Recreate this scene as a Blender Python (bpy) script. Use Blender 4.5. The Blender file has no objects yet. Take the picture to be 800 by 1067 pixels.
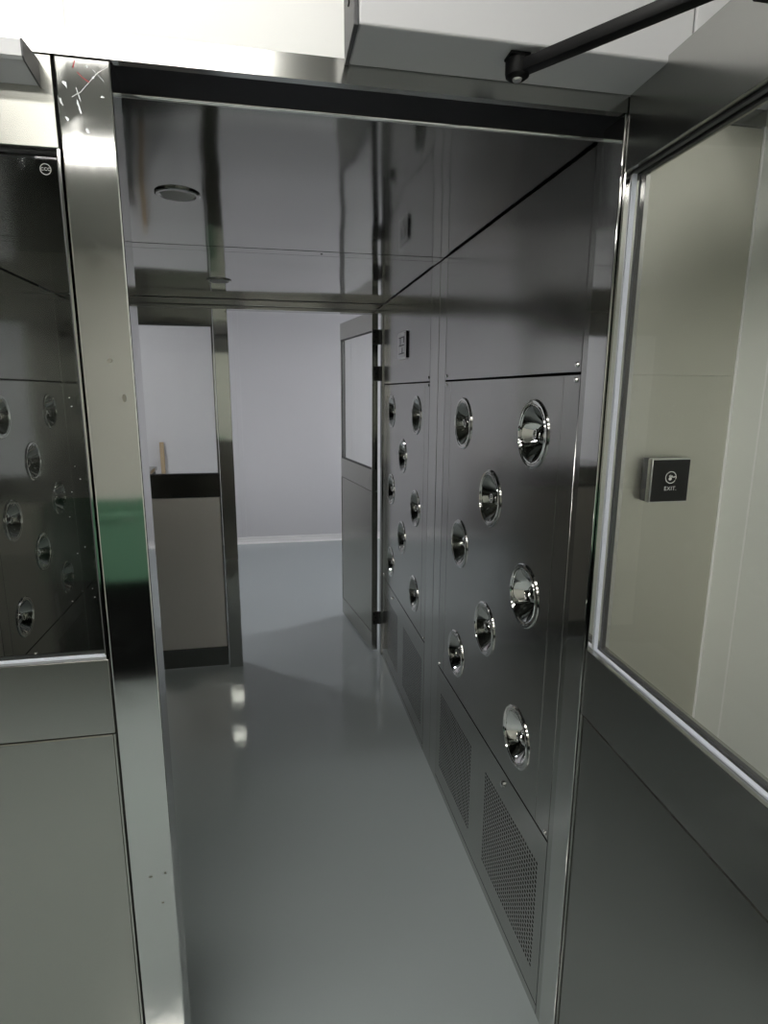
import bpy, bmesh, math, random
from mathutils import Vector, Matrix
random.seed(7)
scene = bpy.context.scene
C = scene.collection

# ---------------------------------------------------------------- camera
F_PX, YAW, PITCH, ROLL = 609.6, 0.19103, -0.20266, 0.005594
CAM = Vector((0.0, -0.9637, 1.5565))
fwd = Vector((math.sin(YAW)*math.cos(PITCH), math.cos(YAW)*math.cos(PITCH), math.sin(PITCH)))
rt = Vector((math.cos(YAW), -math.sin(YAW), 0.0))
up = rt.cross(fwd)
r2 = rt*math.cos(ROLL) + up*math.sin(ROLL)
u2 = -rt*math.sin(ROLL) + up*math.cos(ROLL)
cd = bpy.data.cameras.new('camera')
cd.sensor_fit = 'HORIZONTAL'; cd.sensor_width = 36.0; cd.lens = F_PX/800.0*36.0
cd.clip_start = 0.02; cd.clip_end = 100
cam = bpy.data.objects.new('camera', cd); C.objects.link(cam)
cam.matrix_world = Matrix((( r2.x, u2.x, -fwd.x, CAM.x), (r2.y, u2.y, -fwd.y, CAM.y),
                           (r2.z, u2.z, -fwd.z, CAM.z), (0, 0, 0, 1)))
scene.camera = cam

# ---------------------------------------------------------------- world, exposure, lamp strengths
w = bpy.data.worlds.new('world'); scene.world = w; w.use_nodes = True
w.node_tree.nodes['Background'].inputs[0].default_value = (0.8, 0.85, 0.9, 1)
w.node_tree.nodes['Background'].inputs[1].default_value = 0.05
vs = scene.view_settings
vs.view_transform = 'Standard'; vs.look = 'None'; vs.gamma = 1; vs.use_curve_mapping = False
vs.exposure = 1.3
LAMP_NEAR = 7.0       # emission of the lamps over the near room
LAMP_FAR = 28.0        # emission of the lamps over the clean room

# ---------------------------------------------------------------- materials
def nodes_of(m):
    m.use_nodes = True
    nt = m.node_tree
    return nt, nt.nodes['Principled BSDF']

def plain(name, col, rough=0.5, metal=0.0, spec=0.5, noise=0.0, bump=0.0, scale=30.0, coat=0.0):
    m = bpy.data.materials.new(name); nt, b = nodes_of(m)
    b.inputs['Base Color'].default_value = (*col, 1); b.inputs['Roughness'].default_value = rough
    b.inputs['Metallic'].default_value = metal; b.inputs['Specular IOR Level'].default_value = spec
    b.inputs['Coat Weight'].default_value = coat
    if noise or bump:
        tc = nt.nodes.new('ShaderNodeTexCoord'); n = nt.nodes.new('ShaderNodeTexNoise')
        n.inputs['Scale'].default_value = scale; n.inputs['Detail'].default_value = 4
        nt.links.new(tc.outputs['Object'], n.inputs['Vector'])
        if noise:
            mr = nt.nodes.new('ShaderNodeMapRange')
            mr.inputs['To Min'].default_value = max(0.02, rough-noise); mr.inputs['To Max'].default_value = rough+noise
            nt.links.new(n.outputs['Fac'], mr.inputs['Value']); nt.links.new(mr.outputs['Result'], b.inputs['Roughness'])
        if bump:
            bp = nt.nodes.new('ShaderNodeBump'); bp.inputs['Strength'].default_value = bump; bp.inputs['Distance'].default_value = 0.01
            nt.links.new(n.outputs['Fac'], bp.inputs['Height']); nt.links.new(bp.outputs['Normal'], b.inputs['Normal'])
    return m

def steel(name, col=(0.56, 0.56, 0.54), rough=0.2, grain=(4, 4, 220), grain_amt=0.05, wave=0.0, wave_scale=2.0, smudge=0.0):
    """brushed stainless sheet: fine stretched grain in roughness, slow waviness of the sheet, handling marks"""
    m = bpy.data.materials.new(name); nt, b = nodes_of(m)
    b.inputs['Base Color'].default_value = (*col, 1); b.inputs['Metallic'].default_value = 1.0
    tc = nt.nodes.new('ShaderNodeTexCoord')
    mp = nt.nodes.new('ShaderNodeMapping'); mp.inputs['Scale'].default_value = grain
    nt.links.new(tc.outputs['Object'], mp.inputs['Vector'])
    n = nt.nodes.new('ShaderNodeTexNoise'); n.inputs['Scale'].default_value = 3.0; n.inputs['Detail'].default_value = 5
    nt.links.new(mp.outputs['Vector'], n.inputs['Vector'])
    mr = nt.nodes.new('ShaderNodeMapRange')
    mr.inputs['To Min'].default_value = max(0.03, rough-grain_amt); mr.inputs['To Max'].default_value = rough+grain_amt
    nt.links.new(n.outputs['Fac'], mr.inputs['Value'])
    last = mr.outputs['Result']
    if smudge:
        n3 = nt.nodes.new('ShaderNodeTexNoise'); n3.inputs['Scale'].default_value = 9; n3.inputs['Detail'].default_value = 6
        n3.inputs['Distortion'].default_value = 0.6
        nt.links.new(tc.outputs['Object'], n3.inputs['Vector'])
        r3 = nt.nodes.new('ShaderNodeMapRange'); r3.inputs['From Min'].default_value = 0.52; r3.inputs['From Max'].default_value = 0.72
        r3.inputs['To Max'].default_value = smudge
        nt.links.new(n3.outputs['Fac'], r3.inputs['Value'])
        ad = nt.nodes.new('ShaderNodeMath'); ad.operation = 'ADD'
        nt.links.new(last, ad.inputs[0]); nt.links.new(r3.outputs['Result'], ad.inputs[1]); last = ad.outputs[0]
    nt.links.new(last, b.inputs['Roughness'])
    if wave:
        n2 = nt.nodes.new('ShaderNodeTexNoise'); n2.inputs['Scale'].default_value = wave_scale; n2.inputs['Detail'].default_value = 1
        nt.links.new(tc.outputs['Object'], n2.inputs['Vector'])
        bp = nt.nodes.new('ShaderNodeBump'); bp.inputs['Strength'].default_value = 1.0; bp.inputs['Distance'].default_value = wave
        nt.links.new(n2.outputs['Fac'], bp.inputs['Height']); nt.links.new(bp.outputs['Normal'], b.inputs['Normal'])
    return m

def glass_mat(name, tint, refl=1.0):
    m = bpy.data.materials.new(name); m.use_nodes = True; nt = m.node_tree
    nt.nodes.clear()
    out = nt.nodes.new('ShaderNodeOutputMaterial'); mix = nt.nodes.new('ShaderNodeMixShader')
    tr = nt.nodes.new('ShaderNodeBsdfTransparent'); gl = nt.nodes.new('ShaderNodeBsdfGlossy')
    tr.inputs['Color'].default_value = (*tint, 1); gl.inputs['Roughness'].default_value = 0.01
    fr = nt.nodes.new('ShaderNodeFresnel'); fr.inputs['IOR'].default_value = 1.5
    ge = nt.nodes.new('ShaderNodeNewGeometry'); sb = nt.nodes.new('ShaderNodeMath'); sb.operation = 'SUBTRACT'; sb.inputs[0].default_value = 1
    mu = nt.nodes.new('ShaderNodeMath'); mu.operation = 'MULTIPLY'
    nt.links.new(ge.outputs['Backfacing'], sb.inputs[1]); nt.links.new(fr.outputs[0], mu.inputs[0]); nt.links.new(sb.outputs[0], mu.inputs[1])
    nt.links.new(mu.outputs[0], mix.inputs[0]); nt.links.new(tr.outputs[0], mix.inputs[1]); nt.links.new(gl.outputs[0], mix.inputs[2])
    nt.links.new(mix.outputs[0], out.inputs['Surface'])
    return m

def emit(name, col, strength):
    m = bpy.data.materials.new(name); m.use_nodes = True; nt = m.node_tree; nt.nodes.clear()
    out = nt.nodes.new('ShaderNodeOutputMaterial'); e = nt.nodes.new('ShaderNodeEmission')
    e.inputs['Color'].default_value = (*col, 1); e.inputs['Strength'].default_value = strength
    nt.links.new(e.outputs[0], out.inputs['Surface'])
    return m

M = {}
M['panel'] = steel('steel_panel', (0.45, 0.447, 0.43), 0.18, (3, 3, 160), 0.03, wave=0.004, wave_scale=2.2)
M['frame'] = steel('steel_frame', (0.50, 0.50, 0.48), 0.16, (160, 160, 3), 0.03)
M['post'] = steel('steel_post', (0.66, 0.66, 0.64), 0.06, (160, 160, 3), 0.015, wave=0.0010, wave_scale=4.0, smudge=0.10)
M['jamb'] = steel('steel_jamb', (0.68, 0.68, 0.66), 0.06, (160, 160, 3), 0.02)
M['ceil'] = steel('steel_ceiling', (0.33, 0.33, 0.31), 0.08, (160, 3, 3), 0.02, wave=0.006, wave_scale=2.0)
M['leaf'] = steel('steel_leaf', (0.50, 0.498, 0.46), 0.25, (160, 160, 3), 0.02)
M['farframe'] = steel('dark_shaded_steel', (0.30, 0.30, 0.29), 0.10, (160, 160, 3), 0.02)  # far frame steel darkened for the dim tunnel it mirrors; dark table steel too
M['leafp'] = steel('steel_leaf_panel', (0.45, 0.447, 0.405), 0.23, (3, 3, 160), 0.04)
M['leafq'] = steel('steel_brushed_panel', (0.84, 0.79, 0.75), 0.46, (3, 3, 160), 0.04)
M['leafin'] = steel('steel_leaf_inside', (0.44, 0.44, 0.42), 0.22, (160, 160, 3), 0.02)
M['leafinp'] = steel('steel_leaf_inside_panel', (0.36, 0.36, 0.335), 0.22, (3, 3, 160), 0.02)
M['cheek'] = steel('steel_cheek', (0.68, 0.67, 0.61), 0.34, (160, 160, 3), 0.05, smudge=0.12)
M['chrome'] = plain('chrome', (0.80, 0.80, 0.78), 0.04, 1.0)
M['bore'] = plain('dark_bore', (0.02, 0.02, 0.02), 0.6)
M['black'] = plain('black_satin', (0.005, 0.005, 0.0055), 0.45, spec=0.15)
M['blackgloss'] = plain('black_acrylic', (0.008, 0.008, 0.009), 0.12)
M['gap'] = plain('shadow_gap_liner', (0.03, 0.03, 0.03), 0.7)
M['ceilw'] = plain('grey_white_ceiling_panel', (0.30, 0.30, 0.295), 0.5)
M['white'] = plain('white_panel_coat', (0.88, 0.88, 0.87), 0.4, noise=0.05, scale=8)
M['lilac'] = plain('cool_white_panel_coat', (0.73, 0.725, 0.75), 0.42, noise=0.04, scale=8)
M['wallr'] = plain('pale_grey_panel_coat', (0.72, 0.735, 0.71), 0.4, noise=0.05, scale=8)
M['wallb'] = plain('ivory_panel_coat', (0.74, 0.735, 0.685), 0.5, noise=0.05, scale=8)
M['trimw'] = plain('white_pvc', (0.85, 0.85, 0.85), 0.35)
M['gasket'] = plain('pale_blue_gasket', (0.62, 0.65, 0.74), 0.35)
M['housing'] = plain('white_coated_steel', (0.60, 0.60, 0.62), 0.35)
M['darkgrey'] = plain('dark_grey_plastic', (0.07, 0.07, 0.075), 0.45)
M['lining'] = plain('black_channel_lining', (0.010, 0.010, 0.012), 0.5, spec=0.2)  # black lining colours the header recess dark
M['film'] = plain('cloudy_film', (0.50, 0.52, 0.53), 0.3, metal=0.6)
M['stain'] = steel('stained_steel', (0.40, 0.39, 0.34), 0.3)
M['hinge'] = plain('dark_hinge_steel', (0.12, 0.12, 0.115), 0.35, 1.0)
M['silver'] = plain('satin_aluminium', (0.72, 0.72, 0.72), 0.3, 1.0)
M['red'] = plain('red_plastic', (0.5, 0.03, 0.04), 0.4)
M['green'] = plain('green_plastic', (0.12, 0.27, 0.18), 0.45)
M['wood'] = plain('bare_wood', (0.50, 0.38, 0.24), 0.6, bump=0.2, scale=60)
M['lensoff'] = plain('frosted_lens_off', (0.45, 0.45, 0.44), 0.5)
M['print'] = plain('white_print', (0.75, 0.75, 0.75), 0.5)
M['etch'] = plain('dark_etching', (0.06, 0.06, 0.06), 0.6)
M['glass'] = glass_mat('clear_glass', (0.97, 0.975, 0.965))
M['glassdark'] = glass_mat('tinted_glass', (0.83, 0.845, 0.83))
M['lampn'] = emit('lamp_diffuser_near', (1.0, 0.98, 0.92), LAMP_NEAR)
M['lampf'] = emit('lamp_diffuser_far', (0.99, 0.99, 1.0), LAMP_FAR)

# epoxy floor: poured, glossy, slightly uneven
m = bpy.data.materials.new('grey_epoxy'); nt, b = nodes_of(m)
b.inputs['Base Color'].default_value = (0.42, 0.465, 0.475, 1); b.inputs['Roughness'].default_value = 0.08
b.inputs['Specular IOR Level'].default_value = 0.6
tc = nt.nodes.new('ShaderNodeTexCoord'); n = nt.nodes.new('ShaderNodeTexNoise')
n.inputs['Scale'].default_value = 32; n.inputs['Detail'].default_value = 2
n2 = nt.nodes.new('ShaderNodeTexNoise'); n2.inputs['Scale'].default_value = 1.2; n2.inputs['Detail'].default_value = 4
nt.links.new(tc.outputs['Object'], n.inputs['Vector']); nt.links.new(tc.outputs['Object'], n2.inputs['Vector'])
bp = nt.nodes.new('ShaderNodeBump'); bp.inputs['Strength'].default_value = 1; bp.inputs['Distance'].default_value = 0.00022
nt.links.new(n.outputs['Fac'], bp.inputs['Height']); nt.links.new(bp.outputs['Normal'], b.inputs['Normal'])
mr = nt.nodes.new('ShaderNodeMapRange'); mr.inputs['To Min'].default_value = 0.03; mr.inputs['To Max'].default_value = 0.09
nt.links.new(n2.outputs['Fac'], mr.inputs['Value']); nt.links.new(mr.outputs['Result'], b.inputs['Roughness'])
M['floor'] = m

# ---------------------------------------------------------------- mesh helpers
def add_box(bm, x0, x1, y0, y1, z0, z1, bev=0.0):
    vs_ = [bm.verts.new(p) for p in ((x0,y0,z0),(x1,y0,z0),(x1,y1,z0),(x0,y1,z0),(x0,y0,z1),(x1,y0,z1),(x1,y1,z1),(x0,y1,z1))]
    fs = [bm.faces.new([vs_[i] for i in f]) for f in ((3,2,1,0),(4,5,6,7),(0,1,5,4),(1,2,6,5),(2,3,7,6),(3,0,4,7))]
    if bev:
        es = {e for f in fs for e in f.edges}
        bmesh.ops.bevel(bm, geom=list(es), offset=bev, segments=2, profile=0.5, affect='EDGES')

def add_prism(bm, pts, axis, a, b_):
    """extrude a 2-D outline along axis ('x','y','z') from a to b_"""
    def P(p, t):
        return {'x': (t, p[0], p[1]), 'y': (p[0], t, p[1]), 'z': (p[0], p[1], t)}[axis]
    A = [bm.verts.new(P(p, a)) for p in pts]; B = [bm.verts.new(P(p, b_)) for p in pts]
    n_ = len(pts)
    bm.faces.new(A[::-1]); bm.faces.new(B)
    for i in range(n_):
        bm.faces.new((A[i], A[(i+1) % n_], B[(i+1) % n_], B[i]))

def add_lathe(bm, prof, seg=32, axis='z', cx=0, cy=0, cz=0):
    """revolve (radius, height) about axis through (cx,cy,cz)"""
    rings = []
    for r, h in prof:
        ring = []
        k = 1 if r < 1e-6 else seg
        for i in range(k):
            a = 2*math.pi*i/seg
            u, v = r*math.cos(a), r*math.sin(a)
            p = {'z': (u, v, h), 'x': (h, u, v), 'y': (v, h, u)}[axis]
            ring.append(bm.verts.new((p[0]+cx, p[1]+cy, p[2]+cz)))
        rings.append(ring)
    for A, B in zip(rings, rings[1:]):
        if len(A) == 1 and len(B) == 1: continue
        for i in range(seg):
            j = (i+1) % seg
            if len(A) == 1: bm.faces.new((A[0], B[i], B[j]))
            elif len(B) == 1: bm.faces.new((A[i], B[0], A[j]))
            else: bm.faces.new((A[i], B[i], B[j], A[j]))

def add_tube(bm, p, q, r, seg=12):
    p, q = Vector(p), Vector(q); d = (q-p).normalized()
    s = d.orthogonal().normalized(); t = d.cross(s)
    A = [bm.verts.new(p + (s*math.cos(2*math.pi*i/seg) + t*math.sin(2*math.pi*i/seg))*r) for i in range(seg)]
    B = [bm.verts.new(v.co + (q-p)) for v in A]
    bm.faces.new(A[::-1]); bm.faces.new(B)
    for i in range(seg): bm.faces.new((A[i], A[(i+1) % seg], B[(i+1) % seg], B[i]))

def finish(bm, name, mat, smooth=False):
    bmesh.ops.recalc_face_normals(bm, faces=bm.faces)
    me = bpy.data.meshes.new(name); bm.to_mesh(me); bm.free()
    if smooth:
        for p in me.polygons: p.use_smooth = True
        try: me.set_sharp_from_angle(angle=math.radians(32))
        except Exception: pass
    me.materials.append(mat)
    return me

def obj(name, src, mat, parent=None, smooth=False, loc=None):
    me = src if isinstance(src, bpy.types.Mesh) else finish(src, name, mat, smooth)
    o = bpy.data.objects.new(name, me); C.objects.link(o)
    if parent: o.parent = parent
    if loc: o.location = loc
    return o

def box(name, x0, x1, y0, y1, z0, z1, mat, parent=None, bev=0.0):
    bm = bmesh.new(); add_box(bm, x0, x1, y0, y1, z0, z1, bev)
    return obj(name, bm, mat, parent)

def tag(o, label=None, cat=None, group=None, kind=None):
    if label: o['label'] = label
    if cat: o['category'] = cat
    if group: o['group'] = group
    if kind: o['kind'] = kind
    return o

def thing(name, label, cat, loc=(0, 0, 0), rotz=0.0, group=None, kind=None):
    o = bpy.data.objects.new(name, None); C.objects.link(o)
    o.empty_display_size = 0.1
    o.location = loc; o.rotation_euler = (0, 0, rotz)
    return tag(o, label, cat, group, kind)

def struct(o, label): return tag(o, label, None, None, 'structure')

def holed_plate(name, u0, u1, v0, v1, holes, depth, mat):
    """flat plate in (u,v) with round holes, thickness along +z of the curve; returned as mesh lying in YZ, face at x=0"""
    cu = bpy.data.curves.new(name, 'CURVE'); cu.dimensions = '2D'; cu.fill_mode = 'BOTH'; cu.extrude = depth/2
    s = cu.splines.new('POLY'); s.points.add(3)
    for p, q in zip(s.points, ((u0, v0), (u1, v0), (u1, v1), (u0, v1))): p.co = (*q, 0, 1)
    s.use_cyclic_u = True
    for (hu, hv, hr) in holes:
        s = cu.splines.new('POLY'); s.points.add(39); s.use_cyclic_u = True
        for i, p in enumerate(s.points):
            a = 2*math.pi*i/40
            p.co = (hu+hr*math.cos(a), hv+hr*math.sin(a), 0, 1)
    to = bpy.data.objects.new('tmp', cu); C.objects.link(to)
    dg = bpy.context.evaluated_depsgraph_get()
    me = bpy.data.meshes.new_from_object(to.evaluated_get(dg))
    bpy.data.objects.remove(to); bpy.data.curves.remove(cu)
    # curve (u,v,w) -> (x=w+depth/2, y=u, z=v)
    for v in me.vertices:
        u, vv, ww = v.co
        v.co = (ww+depth/2, u, vv)
    me.materials.clear(); me.materials.append(mat); me.name = name
    bm = bmesh.new(); bm.from_mesh(me)
    bmesh.ops.remove_doubles(bm, verts=bm.verts, dist=1e-6)
    bmesh.ops.recalc_face_normals(bm, faces=bm.faces); bm.to_mesh(me); bm.free()
    return me

def perforated(bm, y0, y1, z0, z1, pitch, r):
    """sheet in the YZ plane at x=0 with a real round hole in every cell"""
    ny, nz = int(round((y1-y0)/pitch)), int(round((z1-z0)/pitch))
    py, pz = (y1-y0)/ny, (z1-z0)/nz
    grid = {}
    def g(i, j):
        if (i, j) not in grid: grid[(i, j)] = bm.verts.new((0, y0+i*py/2, z0+j*pz/2))
        return grid[(i, j)]
    for i in range(ny):
        for j in range(nz):
            cy, cz = y0+(i+.5)*py, z0+(j+.5)*pz
            rim = [(2*i, 2*j), (2*i+1, 2*j), (2*i+2, 2*j), (2*i+2, 2*j+1), (2*i+2, 2*j+2), (2*i+1, 2*j+2), (2*i, 2*j+2), (2*i, 2*j+1)]
            O = [g(*k) for k in rim]
            H = []
            for k in range(8):
                a = math.radians(-135 + 45*k)
                H.append(bm.verts.new((0, cy+r*math.cos(a), cz+r*math.sin(a))))
            H2 = [bm.verts.new((0.004, h.co.y, h.co.z)) for h in H]
            for k in range(8):
                l = (k+1) % 8
                bm.faces.new((O[k], O[l], H[l], H[k]))
                bm.faces.new((H[k], H[l], H2[l], H2[k]))

# ---------------------------------------------------------------- dimensions (metres)
XR, XL = 0.615, -1.0            # inner faces of the shower's side walls
PL, PR = -0.271, -0.199         # faces of the middle posts
L = 2.262                       # far door plane
ZH, ZC = 2.0, 2.014             # header soffit, tunnel ceiling

# ---------------------------------------------------------------- the rooms
fl = box('floor', -3.2, 2.8, -5.1, 5.4, -0.12, 0.0, M['floor'])
struct(fl, 'glossy grey epoxy floor running from the near room through the shower')

# near room
wf = thing('wall_front', 'white partition panels above and beside the steel shower front', None, kind='structure')
box('panel', -3.2, -1.06, 0.004, 0.06, 0.0, 2.032, M['wallb'], wf)
box('panel', -3.2, -0.2525, 0.0, 0.06, 2.0327, 2.75, M['white'], wf)
box('panel', -0.252, 0.843, 0.0, 0.06, 2.0327, 2.75, M['white'], wf)
wr = thing('wall_right', 'pale grey panel wall seen through the open door glass', None, kind='structure')
box('panel', 0.843, 0.893, -0.068, 0.0, 0.0, 2.75, M['wallr'], wr)
box('panel', 0.843, 0.893, -1.20, -0.0725, 0.0, 2.75, M['wallr'], wr)
box('panel', 0.843, 0.893, -3.0, -1.204, 0.0, 2.75, M['wallr'], wr)
box('panel', 0.843, 0.893, -5.0, -3.004, 0.0, 2.75, M['wallr'], wr)
box('joint_strip', 0.8428, 0.85, -0.0722, -0.0683, 0.0, 2.75, M['trimw'], wr)
box('corner_strip', 0.840, 0.8435, -0.0035, -0.0005, 0.0, 2.0, M['trimw'], wr)
wb = thing('wall_back', 'ivory panel wall behind the viewer', None, kind='structure')
box('panel', -3.2, -1.2, -5.05, -5.0, 0.0, 2.75, M['wallb'], wb)
box('panel', -1.197, 0.893, -5.05, -5.0, 0.0, 2.75, M['wallb'], wb)
wl = thing('wall_left', 'ivory panel wall on the left of the near room', None, kind='structure')
box('panel', -3.25, -3.2, -5.0, 0.0, 0.0, 2.75, M['wallb'], wl)
rc = thing('ceiling', 'white panel ceiling above both rooms', None, kind='structure')
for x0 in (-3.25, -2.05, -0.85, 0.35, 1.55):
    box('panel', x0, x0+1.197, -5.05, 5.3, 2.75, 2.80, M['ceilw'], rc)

# far clean room
wfar = thing('wall_far', 'pale cool white panel wall at the end of the clean room', None, kind='structure')
xs = [-3.2, -2.60, -1.45, -0.30, 0.85, 2.0, 2.8]
for a, b_ in zip(xs, xs[1:]):
    box('panel', a+0.002, b_-0.002, 5.121, 5.17, 0.0, 2.75, M['lilac'], wfar)
box('joint_backing', -3.2, 2.8, 5.124, 5.18, 0.0, 2.75, M['white'], wfar)
for x in xs[1:-1]:
    box('joint_cover', x-0.022, x+0.022, 5.117, 5.1215, 0.055, 2.75, M['lilac'], wfar, 0.001)
bb = bmesh.new(); add_prism(bb, [(5.075, 0.0), (5.121, 0.0), (5.121, 0.062), (5.112, 0.062), (5.108, 0.04), (5.098, 0.016)], 'x', -3.2, 2.8)
struct(obj('baseboard_far', bb, M['trimw']), 'white coved skirting along the far wall')
wfl = thing('wall_left', 'cool white panel wall on the left of the clean room', None, kind='structure')
box('panel', -3.25, -3.2, 0.06, 5.17, 0.0, 2.75, M['lilac'], wfl)
wfr = thing('wall_right', 'cool white panel wall on the right of the clean room', None, kind='structure')
box('panel', 2.8, 2.85, 0.0, 5.17, 0.0, 2.75, M['lilac'], wfr)
box('panel', 0.893, 2.8, 0.0, 0.06, 0.0, 2.75, M['lilac'], wfr)

# ---------------------------------------------------------------- shower side walls
NZ = [(0.35, 1.459), (0.35, 1.0535), (0.35, 0.658), (0.61, 1.257), (0.61, 0.857), (0.872, 1.457), (0.872, 1.0545), (0.872, 0.656)]
NR = 0.0795
panel_mesh = {}
def module_meshes():
    """panels of one module; local y measured from the module's near end, face at x=0, +x is into the wall"""
    panel_mesh['nozzle'] = holed_plate('nozzle_panel', 0.0145, 0.955-0.0035, 0.512, 1.592, [(y-0.132, z, NR-0.004) for y, z in NZ], 0.004, M['panel'])
    bm = bmesh.new(); add_box(bm, 0, 0.004, 0.0145, 0.9515, 1.598, 2.009, 0.001)
    panel_mesh['upper'] = finish(bm, 'upper_panel', M['panel'])
    # lower panel with two perforated fields
    bm = bmesh.new()
    y0, y1, z0, z1 = 0.0145, 0.9515, 0.03, 0.506
    ga, gb, gc, gd = 0.052, 0.420, 0.548, 0.904
    za, zb = 0.098, 0.416
    for a, b_, c, d in ((y0, y1, z0, za), (y0, y1, zb, z1), (y0, ga, za, zb), (gb, gc, za, zb), (gd, y1, za, zb)):
        add_box(bm, 0, 0.004, a, b_, c, d)
    panel_mesh['grille'] = finish(bm, 'grille_panel', M['panel'])
    for k, (a, b_) in (('perf_a', (ga, gb)), ('perf_b', (gc, gd))):
        bm = bmesh.new(); perforated(bm, a, b_, za, zb, 0.0132, 0.0043)
        panel_mesh[k] = finish(bm, 'perforated_field', M['panel'])
    bm = bmesh.new(); add_lathe(bm, [(0.0, -0.004), (0.004, -0.0035), (0.006, -0.001), (0.006, 0.001)], 12, 'x')
    panel_mesh['screw'] = finish(bm, 'screw', M['chrome'], True)
    bm = bmesh.new(); add_lathe(bm, [(0.0, -0.007), (0.006, -0.007), (0.009, -0.005), (0.010, 0.0), (0.010, 0.001)], 16, 'x')
    panel_mesh['latch'] = finish(bm, 'latch_knob', M['chrome'], True)
    bm = bmesh.new(); add_box(bm, -0.0005, 0.0, -0.0010, 0.0010, 0.512, 1.592)
    panel_mesh['fold'] = finish(bm, 'fold_line', M['frame'])
module_meshes()

def side_wall(root, side):
    """root at the wall; side=+1 right wall (into +x), -1 left wall. Built in wall coordinates then mirrored by rotation."""
    for k, ys in enumerate((0.132, 1.280)):
        if side > 0: loc, rz = (XR, ys, 0), 0.0
        else: loc, rz = (XL, ys+0.968-0.002, 0), math.pi
        def put(name, key, dy=0.0, dz=0.0, dx=0.0):
            o = bpy.data.objects.new(name, panel_mesh[key]); C.objects.link(o); o.parent = root
            c, s = math.cos(rz), math.sin(rz)
            o.location = (loc[0]+c*dx-s*dy, loc[1]+s*dx+c*dy, dz); o.rotation_euler = (0, 0, rz)
            return o
        put('upper_panel', 'upper'); put('nozzle_panel', 'nozzle')
        g = put('grille_panel', 'grille')
        for key in ('perf_a', 'perf_b'):
            p = put('perforated_field', key); p['kind'] = 'stuff'
        put('fold_line', 'fold', 0.084); put('fold_line', 'fold', 0.882)
        for dy, dz in ((0.030, 1.582), (0.936, 1.582), (0.030, 0.522), (0.936, 0.522), (0.030, 1.612), (0.936, 1.612)):
            put('screw', 'screw', dy, dz)
        put('latch_knob', 'latch', 0.284 if k == 0 else 0.681, 0.468)

def wall_shell(name, label, side):
    s = side; X = XR if s > 0 else XL
    def bx(nm, d0, d1, y0, y1, z0, z1, mat, bev=0.0):
        a, b_ = sorted((X+s*d0, X+s*d1))
        return box(nm, a, b_, y0, y1, z0, z1, mat, root, bev)
    root = thing(name, label, None, kind='structure')
    bx('outer_skin', 0.075, 0.09, 0.06, L+0.06, 0.0, 2.15, M['lilac'])
    bx('inner_liner', 0.068, 0.074, 0.06, L+0.06, 0.0, 2.15, M['gap'])
    # posts between and beside the panels, their faces flush with the panels
    bx('corner_post', 0.0, 0.066, 0.066, 0.144, 0.0, 2.012, M['frame'])
    bx('corner_post', 0.0, 0.066, 1.086, 1.1745, 0.0, 2.012, M['frame'], 0.002)
    bx('corner_post', 0.0, 0.066, 1.1785, 1.292, 0.0, 2.012, M['frame'], 0.002)
    bx('corner_post', 0.0, 0.066, 2.234, 2.262, 0.0, 2.012, M['frame'], 0.001)
    bx('kick_rail', 0.0, 0.066, 0.146, 1.084, 0.0, 0.027, M['frame'])
    bx('kick_rail', 0.0, 0.066, 1.294, 2.232, 0.0, 0.027, M['frame'])
    side_wall(root, s)
    return root

wall_shell('wall_right', 'right inner wall of the shower, brushed steel panels with air nozzles', 1)
wall_shell('wall_left', 'left inner wall of the shower seen through dark glass of the closed door', -1)

# ---------------------------------------------------------------- tunnel ceiling
tcg = thing('ceiling', 'mirror-like steel ceiling of the shower tunnel', None, kind='structure')
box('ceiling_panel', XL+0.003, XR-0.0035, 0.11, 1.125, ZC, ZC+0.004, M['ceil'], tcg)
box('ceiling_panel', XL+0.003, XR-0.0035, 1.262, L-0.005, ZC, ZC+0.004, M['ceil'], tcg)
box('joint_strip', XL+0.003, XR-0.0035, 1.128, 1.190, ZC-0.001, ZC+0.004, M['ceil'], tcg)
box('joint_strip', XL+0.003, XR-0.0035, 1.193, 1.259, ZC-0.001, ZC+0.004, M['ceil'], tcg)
box('roof_panel', XL-0.09, XR+0.09, 0.06, L+0.06, 2.08, 2.15, M['lilac'], tcg)
box('dark_liner', XL-0.005, XR+0.005, 0.06, L+0.06, 2.03, 2.04, M['gap'], tcg)
bm = bmesh.new(); add_lathe(bm, [(0.0, 0.0008), (0.004, 0.0008), (0.004, 0.0)], 10, 'z', 0.19, 1.16, ZC-0.0022)
obj('screw', bm, M['black'], tcg)

# ---------------------------------------------------------------- door frames
t1 = thing('trim_1', 'polished steel frame around the near doorway', None, kind='structure')
box('header', XL-0.06, 0.845, 0.0, 0.0145, ZH, 2.0325, M['frame'], t1)
bm = bmesh.new(); add_tube(bm, (XL-0.001, 0.110, 2.0045), (XR+0.001, 0.110, 2.0045), 0.0045, 16); obj('header_back_lip', bm, M['chrome'], t1, True)
box('header_channel', XL-0.001, XR+0.001, 0.0148, 0.1050, 2.004, 2.013, M['lining'], t1)
box('header_top', XL-0.06, 0.845, 0.0148, 0.11, 2.0133, 2.032, M['frame'], t1)
bm = bmesh.new(); add_box(bm, PL, PR, -0.001, 0.058, 0.0, 1.9985, 0.0025)
pst = obj('middle_post', bm, M['post'], t1); pst['label'] = 'scuffed mirror-polished middle post'
YP = -0.0014
bm = bmesh.new(); rnd = random.Random(3)         # flakes of torn protective film
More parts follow.
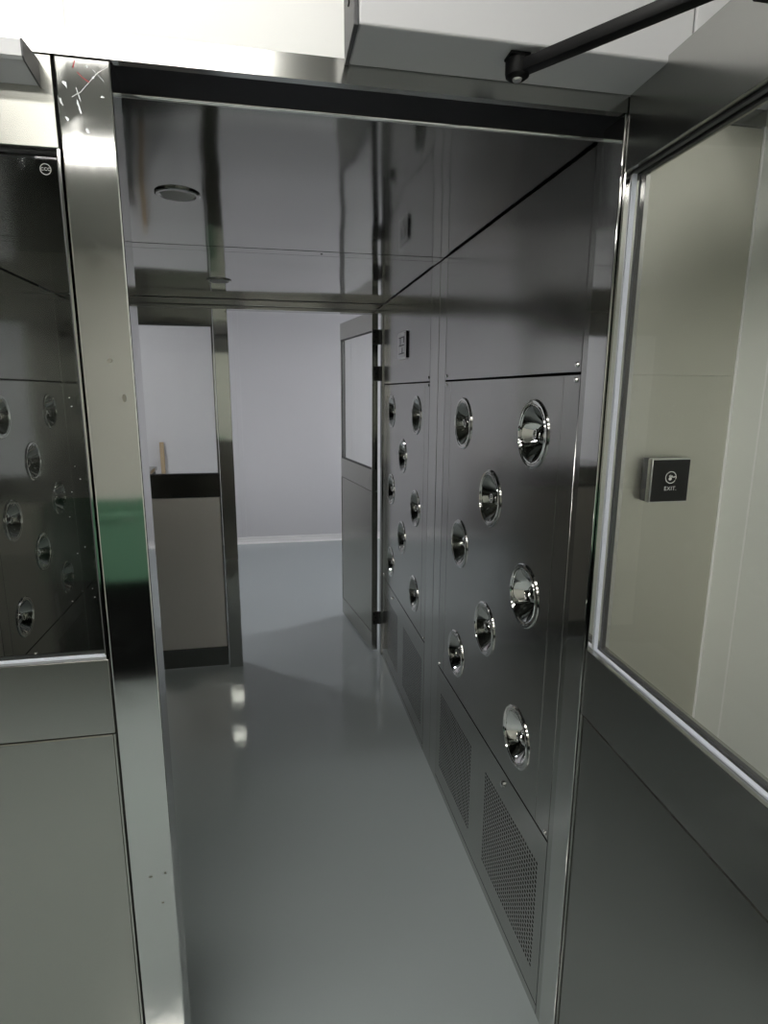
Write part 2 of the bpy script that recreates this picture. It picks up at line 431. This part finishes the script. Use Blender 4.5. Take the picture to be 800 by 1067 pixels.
for fx, fz, fw, fh in ((-0.259, 1.964, 0.0048, 0.006), (-0.266, 1.942, 0.0022, 0.007), (-0.2445, 1.941, 0.0018, 0.008), (-0.2425, 1.933, 0.0016, 0.006), (-0.260, 1.922, 0.0025, 0.006),
                       (-0.235, 1.909, 0.0030, 0.004), (-0.2425, 1.951, 0.0008, 0.012), (-0.222, 1.975, 0.0018, 0.002), (-0.250, 1.896, 0.0022, 0.003), (-0.213, 1.952, 0.004, 0.002), (-0.229, 1.988, 0.0016, 0.002)):
    pts = []
    for k in range(9):
        a = 2*math.pi*k/9; q_ = rnd.uniform(0.25, 1.0)
        pts.append((fx+fw*q_*math.cos(a)-0.25*fh*math.sin(a)*q_, fz+fh*q_*math.sin(a)))
    bm.faces.new([bm.verts.new((p[0], YP, p[1])) for p in pts])
fr_ = obj('film_flakes', bm, M['film'], t1); fr_['kind'] = 'stuff'
def stroke(bm, pts, w_):
    for p, q in zip(pts, pts[1:]):
        d_ = Vector((q[0]-p[0], 0, q[1]-p[1])).normalized(); n_ = Vector((-d_.z, 0, d_.x))*w_
        a, b_ = Vector((p[0], YP, p[1])), Vector((q[0], YP, q[1]))
        bm.faces.new([bm.verts.new(v) for v in (a-n_, b_-n_, b_+n_, a+n_)])
bm = bmesh.new(); stroke(bm, [(-0.244, 1.994), (-0.247, 1.985)], 0.0006); stroke(bm, [(-0.242, 1.980), (-0.236, 1.974), (-0.228, 1.969)], 0.0005)
o = obj('red_marker_strokes', bm, M['red'], t1); o['kind'] = 'stuff'
bm = bmesh.new(); stroke(bm, [(-0.252, 1.949), (-0.240, 1.956), (-0.229, 1.968), (-0.217, 1.981), (-0.203, 1.990)], 0.00022)
stroke(bm, [(-0.222, 1.985), (-0.209, 1.972)], 0.0002)
o = obj('scratches', bm, M['film'], t1); o['kind'] = 'stuff'
bm = bmesh.new()
for fx, fz, fw, fh in ((-0.238, 0.698, 0.0035, 0.002), (-0.213, 0.702, 0.002, 0.0022), (-0.221, 0.640, 0.0025, 0.002), (-0.232, 1.60, 0.004, 0.003), (-0.216, 1.545, 0.003, 0.006)):
    bm.faces.new([bm.verts.new((fx+fw*math.cos(a*.7854), YP, fz+fh*math.sin(a*.7854))) for a in range(8)])
o = obj('stain_spots', bm, M['stain'], t1); o['kind'] = 'stuff'
box('jamb', 0.580, 0.632, 0.0, 0.064, 0.0, 1.9985, M['jamb'], t1, 0.0015)
box('jamb', XL-0.06, XL+0.012, 0.0, 0.064, 0.0, 1.9985, M['jamb'], t1, 0.0015)
box('front_cheek', 0.6325, 0.8425, 0.0, 0.064, 1.5885, 1.9975, M['cheek'], t1)['label'] = 'upper olive-grey steel panel right of the doorway'
ck = box('front_cheek', 0.6325, 0.8425, 0.0, 0.064, 0.0, 1.588, M['cheek'], t1)
ck['label'] = 'olive-grey steel panel right of the doorway'

t2 = thing('trim_2', 'polished steel frame around the far doorway, darkened for the dim tunnel it mirrors', None, kind='structure')
box('header', XL-0.09, XR+0.09, L-0.006, L+0.10, 1.984, 2.013, M['farframe'], t2, 0.002)
box('header_lip', XL-0.09, XR+0.09, L+0.012, L+0.085, 1.968, 1.983, M['farframe'], t2, 0.001)
box('middle_post', PL, PR, L-0.004, L+0.06, 0.0, 1.967, M['jamb'], t2, 0.002)
box('jamb', 0.609, 0.66, L+0.001, L+0.05, 0.0, 1.983, M['farframe'], t2, 0.0015)
box('jamb', XL-0.06, -0.84, L+0.001, L+0.05, 0.0, 1.967, M['farframe'], t2, 0.0015)
box('top_closure', XL-0.09, XR+0.09, L-0.002, L+0.06, 2.0145, 2.079, M['lilac'], t2)

# ---------------------------------------------------------------- door leaves
T = 0.045
def leaf(name, label, loc, rotz, w, y0, glass, ztop, zg1, zg0, zmid, zbot=0.013, gask='gasket', sgask=None, hinges=(), mat='leaf', panel='leafp', s=0.007, T=0.045):
    """glazed steel leaf; local x from the hinge, thickness y0..y0+T"""
    d = thing(name, label, None, loc, rotz, kind='structure')
    y1 = y0+T
    box('top_rail', 0, w, y0, y1, zg1, ztop, M[mat], d, 0.001)
    box('middle_rail', 0, w, y0, y1, zmid+0.0015, zg0, M[mat], d, 0.001)
    box('lower_panel', s, w-s, y0+0.002, y1-0.002, 0.126, zmid-0.0015, M[panel], d, 0.003)
    box('bottom_rail', 0, w, y0, y1, zbot, 0.125, M[mat], d, 0.001)
    for a, b_ in ((0, s-0.001), (w-s+0.001, w)):
        box('stile', a, b_, y0+0.001, y1-0.001, zg0+0.0005, zg1-0.0005, M['jamb'], d)
        box('lower_stile', a, b_, y0, y1, 0.126, zmid-0.0005, M[mat], d)
    yc = y0+T/2
    box('pane', s+0.001, w-s-0.001, yc-0.004, yc+0.004, zg0+0.002, zg1-0.002, M[glass], d)
    g = 0.0035
    for ys, ye, gm in ((yc-0.0115, yc-0.0045, gask), (yc+0.0045, yc+0.0115, 'darkgrey')):
        sm = 'darkgrey' if gm == 'darkgrey' else (sgask or gm)
        box('gasket', s, w-s, ys, ye, zg0+0.0005, zg0+g, M[gm], d)
        box('gasket', s, w-s, ys, ye, zg1-g, zg1-0.0005, M['darkgrey'], d)
        box('gasket', s, s+g, ys, ye, zg0+g, zg1-g, M[sm], d)
        box('gasket', w-s-g, w-s, ys, ye, zg0+g, zg1-g, M[sm], d)
    for hz in hinges:
        h = box('hinge', -0.0035, -0.0005, y0-0.014, y1-0.006, hz-0.04, hz+0.04, M['hinge'], d, 0.0008)
        bm = bmesh.new()
        add_tube(bm, (-0.004, y0-0.008, hz-0.04), (-0.004, y0-0.008, hz+0.04), 0.006)
        obj('hinge_barrel', bm, M['hinge'], h, True)
        bm = bmesh.new()
        for q in (-0.024, 0.0, 0.024):
            add_lathe(bm, [(0.0, -0.0045), (0.0035, -0.0045), (0.004, -0.003)], 10, 'x', 0, y0+0.012+abs(q)*0.4, hz+q)
        obj('hinge_screws', bm, M['black'], h, True)
    return d

leaf('door_1', 'closed near left door leaf of steel with dark glass, beside the middle post', (-0.985, 0.0, 0), 0.0, 0.7105, 0.0, 'glassdark', 1.998, 1.884, 1.122, 0.987, sgask='darkgrey', s=0.004)
leaf('door_2', 'near right door leaf swung open toward the viewer with an exit button behind its glass', (0.5845, -0.0025, 0), math.radians(-92.2), 0.745, 0.0, 'glass', 2.034, 1.911, 1.072, 0.936, mat='leafin', panel='leafinp')
leaf('door_3', 'closed far left door leaf with a white-lit window and brushed lower panel', (-0.836, L+0.008, 0), 0.0, 0.561, 0.0, 'glass', 1.966, 1.884, 1.118, 0.992, gask='darkgrey', mat='farframe', panel='leafq')
leaf('door_4', 'far right door leaf swung open into the clean room', (0.562, L+0.052, 0), math.radians(98.5), 0.665, -0.035, 'glass', 1.985, 1.884, 1.118, 0.992, gask='darkgrey', hinges=(1.85, 1.655, 0.22), T=0.035)

def specks(door, pts, y):
    bm = bmesh.new(); rn = random.Random(5)
    for (x, z) in pts:
        w_ = rn.uniform(0.0006, 0.0013); h_ = rn.uniform(0.0004, 0.0009); t_ = rn.uniform(-0.6, 0.6)
        bm.faces.new([bm.verts.new((x+w_*math.cos(a*1.0472)+t_*h_*math.sin(a*1.0472), y, z+h_*math.sin(a*1.0472))) for a in range(6)])
    o = obj('dust_specks', bm, M['print'], door); o['kind'] = 'stuff'
specks(bpy.data.objects['door_2'], [(0.16, 1.53), (0.165, 1.538), (0.20, 1.30), (0.19, 1.285), (0.22, 1.26), (0.10, 1.30), (0.25, 1.27), (0.08, 1.62), (0.27, 1.45), (0.14, 1.25)], T/2-0.0046)
specks(bpy.data.objects['door_1'], [(0.686, 1.545), (0.688, 1.532), (0.684, 1.44), (0.690, 1.42), (0.676, 1.40), (0.669, 1.36), (0.687, 1.31), (0.675, 1.30), (0.692, 1.24), (0.694, 1.225), (0.660, 1.22)], T/2-0.0046)
d1 = bpy.data.objects['door_1']

# ---------------------------------------------------------------- air nozzles
bm = bmesh.new()
add_lathe(bm, [(NR-0.003, 0.003), (NR+0.003, 0.0), (NR+0.003, -0.0025), (NR, -0.0045), (NR-0.004, -0.0045), (NR-0.0055, -0.0015), (NR-0.008, -0.0015), (NR-0.0095, -0.004), (NR-0.012, -0.0035), (NR-0.0135, -0.001)], 40, 'x')
flange_me = finish(bm, 'flange', M['chrome'], True)
bm = bmesh.new()
add_lathe(bm, [(NR-0.0137, -0.0005), (NR-0.020, 0.006), (0.046, 0.024), (0.034, 0.040), (0.031, 0.044), (0.0, 0.046)], 40, 'x')
cone_me = finish(bm, 'cone', M['chrome'], True)
bm = bmesh.new()
R_ = 0.029
prof = [(R_*math.cos(a), 0.038 - R_*math.sin(a)) for a in [math.radians(x) for x in (-10, 5, 20, 35, 50, 60)]]
prof += [(0.0135, 0.010), (0.0135, 0.004), (0.0105, 0.004), (0.0095, 0.012)]
add_lathe(bm, prof, 28, 'x')
ball_me = finish(bm, 'ball_jet', M['chrome'], True)
bm = bmesh.new(); add_lathe(bm, [(0.0097, 0.012), (0.0, 0.013)], 16, 'x')
bore_me = finish(bm, 'bore', M['bore'], False)
col_word = {0.35: 'near column', 0.61: 'middle column', 0.872: 'rear column'}
def row_word(y, z):
    if y == 0.61: return 'upper' if z > 1.0 else 'lower'
    return 'topmost' if z > 1.3 else ('middle' if z > 0.9 else 'lowest')
proto = None
def nozzle(x, y, z, side, label, group):
    global proto
    rz = 0.0 if side > 0 else math.pi
    if proto is None:
        proto = thing('air_nozzle', label, 'air nozzle', (x, y, z), rz, group)
        obj('flange', flange_me, None, proto); obj('cone', cone_me, None, proto)
        b_ = obj('ball_jet', ball_me, None, proto); obj('bore', bore_me, None, b_)
        b_.rotation_euler = (0, math.radians(4), math.radians(-8))
        return
    r = proto.copy(); C.objects.link(r); r.location = (x, y, z); r.rotation_euler = (0, 0, rz); tag(r, label, None, group)
    for ch in list(proto.children):
        c = ch.copy(); C.objects.link(c); c.parent = r
        if ch.children:
            c.rotation_euler = (0, math.radians(random.uniform(-12, 12)), math.radians(random.uniform(-14, 14)))
        for gch in ch.children:
            e = gch.copy(); C.objects.link(e); e.parent = c
for y, z in NZ:
    nozzle(XR, y, z, 1, 'polished air nozzle on the nearer right wall panel, %s, %s one' % (col_word[y], row_word(y, z)), 'air nozzles on the right wall')
for y, z in NZ:
    nozzle(XR, y+1.148, z, 1, 'polished air nozzle on the farther right wall panel, %s, %s one' % (col_word[y], row_word(y, z)), 'air nozzles on the right wall')
for y, z in NZ:
    yy = 0.132+0.966-(y-0.132)
    cw = {0.35: 'rear column', 0.61: 'middle column', 0.872: 'near column'}[y]
    nozzle(XL, yy+1.148, z, -1, 'polished air nozzle seen through dark left door glass, %s, %s one' % (cw, row_word(y, z)), 'air nozzles on the left wall')
    nozzle(XL, yy, z, -1, 'polished air nozzle on the nearer left wall panel, %s, %s one' % (cw, row_word(y, z)), 'air nozzles on the left wall')

# ---------------------------------------------------------------- control plate on the far upper panel
cp = thing('control_plate', 'small steel control plate with dark marks on the far upper right panel', 'plate', (XR, 1.774, 1.766))
bm = bmesh.new(); add_box(bm, -0.006, 0.0005, -0.088, 0.088, -0.062, 0.062, 0.002); obj('plate', bm, M['silver'], cp, True)
bm = bmesh.new(); add_box(bm, -0.008, -0.006, -0.070, 0.074, -0.054, 0.054, 0.0005); obj('inset', bm, M['frame'], cp)
bm = bmesh.new(); add_box(bm, -0.0075, 0.0005, -0.097, -0.0885, -0.058, 0.058); obj('side_slot', bm, M['black'], cp)
bm = bmesh.new()
for z in (-0.036, 0.000, 0.036):
    add_box(bm, -0.0088, -0.008, -0.050, 0.05, z-0.002, z+0.002)
add_box(bm, -0.0088, -0.008, -0.02, -0.012, -0.036, -0.01)
add_box(bm, -0.0088, -0.008, 0.02, 0.028, 0.0, 0.036)
add_box(bm, -0.0088, -0.008, -0.050, -0.042, 0.01, 0.036)
obj('etched_marks', bm, M['etch'], cp)

# ---------------------------------------------------------------- ceiling downlights, switched off
for (x, y, lab) in ((-0.198, 0.614, 'round recessed downlight, switched off, in the near half of steel ceiling'), (-0.193, 1.738, 'round recessed downlight, switched off, in the far half of steel ceiling')):
    d = thing('downlight', lab, 'downlight', (x, y, ZC), 0, 'downlights in the shower ceiling')
    bm = bmesh.new(); add_lathe(bm, [(0.052, 0.0), (0.052, -0.003), (0.049, -0.005), (0.042, -0.005), (0.038, -0.002)], 40); obj('bezel', bm, M['ceil'], d, True)
    bm = bmesh.new(); add_lathe(bm, [(0.040, -0.001), (0.0365, -0.006), (0.030, -0.008), (0.0, -0.009)], 40); obj('lens', bm, M['lensoff'], d, True)

# ---------------------------------------------------------------- box above the doorway, closer arm, left closer
hb = thing('control_box', 'white steel control box mounted above the open doorway', 'box', (0.0, 0.0, 2.0245))
box('casing', 0.1305, 0.617, -0.1, -0.0005, 0.0, 0.36, M['housing'], hb, 0.003)
box('casing', 0.6195, 0.841, -0.1, -0.0005, 0.0, 0.36, M['housing'], hb, 0.003)
ec = box('end_plate', 0.1235, 0.130, -0.1, -0.0005, -0.001, 0.36, M['darkgrey'], hb, 0.001)
bm = bmesh.new(); add_lathe(bm, [(0.0, -0.004), (0.005, -0.004), (0.006, 0.0)], 14, 'x', 0.1235, -0.055, 0.094); obj('red_indicator', bm, M['red'], ec, True)
box('slot', 0.122, 0.1236, -0.062, -0.052, 0.045, 0.08, M['black'], ec)


P0 = Vector((0.362, -0.074, 2.0245)); P1 = Vector((0.5575, -0.345, 2.0245))
ca = thing('swing_door_closer', 'black closer arm pivoted under the white box, reaching to the open door', 'closer arm', P0)
bm = bmesh.new(); add_box(bm, -0.016, 0.014, -0.013, 0.013, -0.0045, -0.0008, 0.001); obj('bracket', bm, M['black'], ca, True)
bm = bmesh.new(); add_lathe(bm, [(0.0, -0.030), (0.012, -0.030), (0.0165, -0.027), (0.0175, -0.022), (0.0175, -0.008), (0.015, -0.005), (0.0, -0.005)], 28); obj('pivot', bm, M['black'], ca, True)
bm = bmesh.new(); add_lathe(bm, [(0.0, -0.0325), (0.006, -0.0325), (0.007, -0.0298)], 12); obj('pivot_screw', bm, M['silver'], ca, True)
dv = (P1-P0); ln = dv.length; dv.normalize(); sv = Vector((-dv.y, dv.x, 0))
def bar(name, a, b_, hw, z0, z1, mat):
    bm = bmesh.new(); add_box(bm, a, b_, -hw, hw, z0, z1, 0.0015)
    for v in bm.verts:
        v.co = dv*v.co.x + sv*v.co.y + Vector((0, 0, v.co.z))
    return obj(name, bm, mat, ca, True)
bar('arm', 0.012, ln, 0.0095, -0.026, -0.010, M['black'])
bm = bmesh.new(); q = dv*ln
add_lathe(bm, [(0.0, -0.028), (0.013, -0.028), (0.015, -0.025), (0.015, -0.006), (0.0, -0.006)], 24, 'z', q.x, q.y, 0); obj('pivot', bm, M['black'], ca, True)
bm = bmesh.new(); add_box(bm, q.x-0.010, q.x+0.0105, q.y-0.05, q.y+0.05, -0.036, -0.0285, 0.001); obj('door_shoe', bm, M['black'], ca, True)

lc = thing('door_closer', 'silver door closer body with dark end plate on the closed left door', 'door closer', (-0.29, 0.0, 1.975))
prof = [(-0.0005, -0.016), (-0.0005, 0.016), (-0.054, 0.0128), (-0.054, -0.006), (-0.050, -0.009)]
bm = bmesh.new(); add_prism(bm, prof, 'x', -0.30, -0.0025); obj('body', bm, M['housing'], lc)
bm = bmesh.new(); add_prism(bm, [(-0.0005, -0.0168), (-0.0005, 0.0168), (-0.0552, 0.0135), (-0.0552, -0.0065), (-0.0505, -0.0098)], 'x', -0.0022, 0.0); obj('end_plate', bm, M['darkgrey'], lc)

# ---------------------------------------------------------------- exit button on the cheek
eb = thing('exit_button', 'square black touch exit button in a silver case, seen through the open door', 'button', (0.7085, -0.0005, 1.4015))
HW, HH = 0.0395, 0.0405
bm = bmesh.new(); add_box(bm, -HW+0.001, HW-0.001, -0.016, 0.0, -HH+0.001, HH-0.001, 0.002); obj('back_box', bm, M['darkgrey'], eb, True)
bm = bmesh.new(); add_box(bm, -HW, HW, -0.0295, -0.0165, -HH, HH, 0.0025); obj('case', bm, M['silver'], eb, True)
bm = bmesh.new(); add_box(bm, -HW+0.0025, HW-0.0025, -0.0305, -0.0293, -HH+0.0025, HH-0.0025, 0.0005); fp = obj('face_plate', bm, M['blackgloss'], eb)
def flat_ring(bm, cx, cz, r0, r1, a0, a1, y, seg=40):
    A = []
    for i in range(seg+1):
        a = math.radians(a0+(a1-a0)*i/seg)
        A.append((bm.verts.new((cx+r0*math.cos(a), y, cz+r0*math.sin(a))), bm.verts.new((cx+r1*math.cos(a), y, cz+r1*math.sin(a)))))
    for p, q in zip(A, A[1:]): bm.faces.new((p[0], p[1], q[1], q[0]))
def disc(bm, cx, cz, rx, rz, y, rot=0.0, seg=16):
    vs_ = []
    for i in range(seg):
        a = 2*math.pi*i/seg; u, v = rx*math.cos(a), rz*math.sin(a)
        vs_.append(bm.verts.new((cx+u*math.cos(rot)-v*math.sin(rot), y, cz+u*math.sin(rot)+v*math.cos(rot))))
    bm.faces.new(vs_)
YF = -0.0308
bm = bmesh.new(); flat_ring(bm, 0, 0.006, 0.0098, 0.0112, -20, 330, YF)
obj('ring_mark', bm, M['print'], eb)
bm = bmesh.new()                               # small pointing hand inside the ring
disc(bm, -0.0012, 0.0035, 0.0034, 0.0028, YF, 0.2)
disc(bm, 0.0035, 0.0068, 0.0040, 0.0009, YF-0.00005, -0.15)
disc(bm, -0.0030, 0.0078, 0.0009, 0.0026, YF-0.0001, 0.2)
disc(bm, -0.0006, 0.0086, 0.0009, 0.0026, YF-0.00015, 0.05)
disc(bm, 0.0018, 0.0080, 0.0009, 0.0024, YF-0.0002, -0.2)
disc(bm, 0.0078, 0.0072, 0.0013, 0.0013, YF-0.00025)
obj('hand_mark', bm, M['print'], eb)
def text_mesh(name, body, size, mat, parent, loc, align='CENTER', depth=0.0001):
    cu = bpy.data.curves.new(name, 'FONT'); cu.body = body; cu.size = size; cu.align_x = align; cu.align_y = 'CENTER'; cu.extrude = depth; cu.space_character = 1.08
    to = bpy.data.objects.new('tmp', cu); C.objects.link(to)
    me = bpy.data.meshes.new_from_object(to.evaluated_get(bpy.context.evaluated_depsgraph_get()))
    bpy.data.objects.remove(to); bpy.data.curves.remove(cu)
    for v in me.vertices: v.co = (v.co.x, -v.co.z, v.co.y)
    me.materials.clear(); me.materials.append(mat); me.name = name
    o = bpy.data.objects.new(name, me); C.objects.link(o); o.parent = parent; o.location = loc
    return o
text_mesh('lettering', 'EXIT.', 0.0105, M['print'], eb, (0.001, YF, -0.0145))

# certification stamp on the left door glass
stp = obj('glass_stamp', (lambda b: (flat_ring(b, 0, 0, 0.0066, 0.0074, 0, 360, 0), b)[1])(bmesh.new()), M['print'], d1, loc=(0.985-0.300, 0.0180, 1.862))
text_mesh('stamp_lettering', 'CCC', 0.0058, M['print'], stp, (0, 0, 0))

# ---------------------------------------------------------------- things in the clean room
tb = thing('table', 'steel work table standing behind the far closed door window', 'table', (-1.70, 4.74, 0))
box('table_top', -0.6, 0.6, -0.3, 0.3, 0.795, 0.83, M['farframe'], tb, 0.003)
for x in (-0.57, 0.57):
    for y in (-0.26, 0.26):
        box('leg', x-0.02, x+0.02, y-0.02, y+0.02, 0.0, 0.7945, M['farframe'], tb, 0.002)
box('stretcher', -0.549, 0.549, -0.275, -0.245, 0.18, 0.21, M['farframe'], tb)
box('stretcher', -0.549, 0.549, 0.245, 0.275, 0.18, 0.21, M['farframe'], tb)
st = thing('wooden_stick', 'bare wooden stick leaning on the white wall beside the table', 'stick', (-1.035, 5.02, 0.0))
bm = bmesh.new(); add_box(bm, -0.02, 0.02, -0.010, 0.010, 0.0, 1.06, 0.004)
for v in bm.verts:
    v.co.y += v.co.z*0.078; v.co.x -= v.co.z*0.018
obj('shaft', bm, M['wood'], st, True)
bm = bmesh.new(); add_box(bm, -0.024, 0.024, -0.014, 0.014, 0.001, 0.05, 0.004); obj('end_sleeve', bm, M['darkgrey'], st, True)

# ---------------------------------------------------------------- lamps
def lamp(x, y, w_, d_, mat, label, group, z=2.75):
    t = thing('ceiling_light', label, 'ceiling light', (x, y, z), 0, group)
    bm = bmesh.new()
    for a in ((-w_/2-.02, -w_/2, -d_/2-.02, d_/2+.02), (w_/2, w_/2+.02, -d_/2-.02, d_/2+.02), (-w_/2, w_/2, -d_/2-.02, -d_/2), (-w_/2, w_/2, d_/2, d_/2+.02)):
        add_box(bm, *a, -0.045, -0.0005)
    obj('frame', bm, M['trimw'], t)
    bm = bmesh.new(); add_box(bm, -w_/2+.001, w_/2-.001, -d_/2+.001, d_/2-.001, -0.038, -0.03); obj('diffuser', bm, mat, t)
lamp(-0.45, -0.58, 1.15, 0.26, M['lampn'], 'long ceiling light of the near room nearest the shower front', 'near room lights')
lamp(-0.55, -1.42, 1.15, 0.20, M['lampn'], 'long ceiling light of the near room in the second row from the shower', 'near room lights')
lamp(0.0, -3.75, 1.5, 0.30, M['lampn'], 'added ceiling light that brightens the back wall of the near room', 'near room lights')  # added to light the back wall, set aside from the post's reflection
lamp(-0.55, -2.42, 1.15, 0.24, M['lampn'], 'long ceiling light of the near room in the third row from the shower', 'near room lights')
lamp(-1.9, 3.7, 0.4, 0.26, M['lampf'], 'added fill light of the clean room left of the shower end', 'clean room lights')  # added fill lamp, placed clear of the floor reflections
lamp(0.53, 1.45, 0.36, 0.5, M['lampf'], 'square ceiling light above the shower roof', 'clean room lights')
lamp(2.0, 3.7, 0.4, 0.26, M['lampf'], 'added fill light of the clean room right of the open far door', 'clean room lights')  # second added fill lamp, kept out of the floor's mirror view

# ---------------------------------------------------------------- behind the viewer: what the polished post mirrors
cb = thing('low_cabinet', 'black low cabinet standing behind the viewer', 'cabinet', (-0.85, -2.40, 0))
box('carcass', -0.75, 1.45, -0.245, 0.22, 0.05, 0.58, M['black'], cb, 0.004)
box('plinth', -0.72, 1.42, -0.22, 0.19, 0.0, 0.0495, M['darkgrey'], cb)
for x0 in (-0.745, -0.193, 0.357, 0.907):
    d = box('door', x0, x0+0.538, 0.2205, 0.236, 0.06, 0.575, M['black'], cb, 0.002)
    box('handle', x0+0.47, x0+0.485, 0.2365, 0.25, 0.38, 0.52, M['silver'], d, 0.002)
gc = thing('green_crate', 'green plastic crate on the black cabinet behind the viewer', 'crate', (-0.9, -2.36, 0.5805))
bm = bmesh.new()
for a in ((-.3, .3, -.2, .2, 0, .01), (-.3, .3, -.2, -.19, .01, .37), (-.3, .3, .19, .2, .01, .37), (-.3, -.29, -.19, .19, .01, .37), (.29, .3, -.19, .19, .01, .37)):
    add_box(bm, *a)
obj('body', bm, M['green'], gc)
for a in ((-.315, .315, .2005, .215, .34, .37), (-.315, .315, -.215, -.2005, .34, .37)):
    box('rim', *a, M['green'], gc)
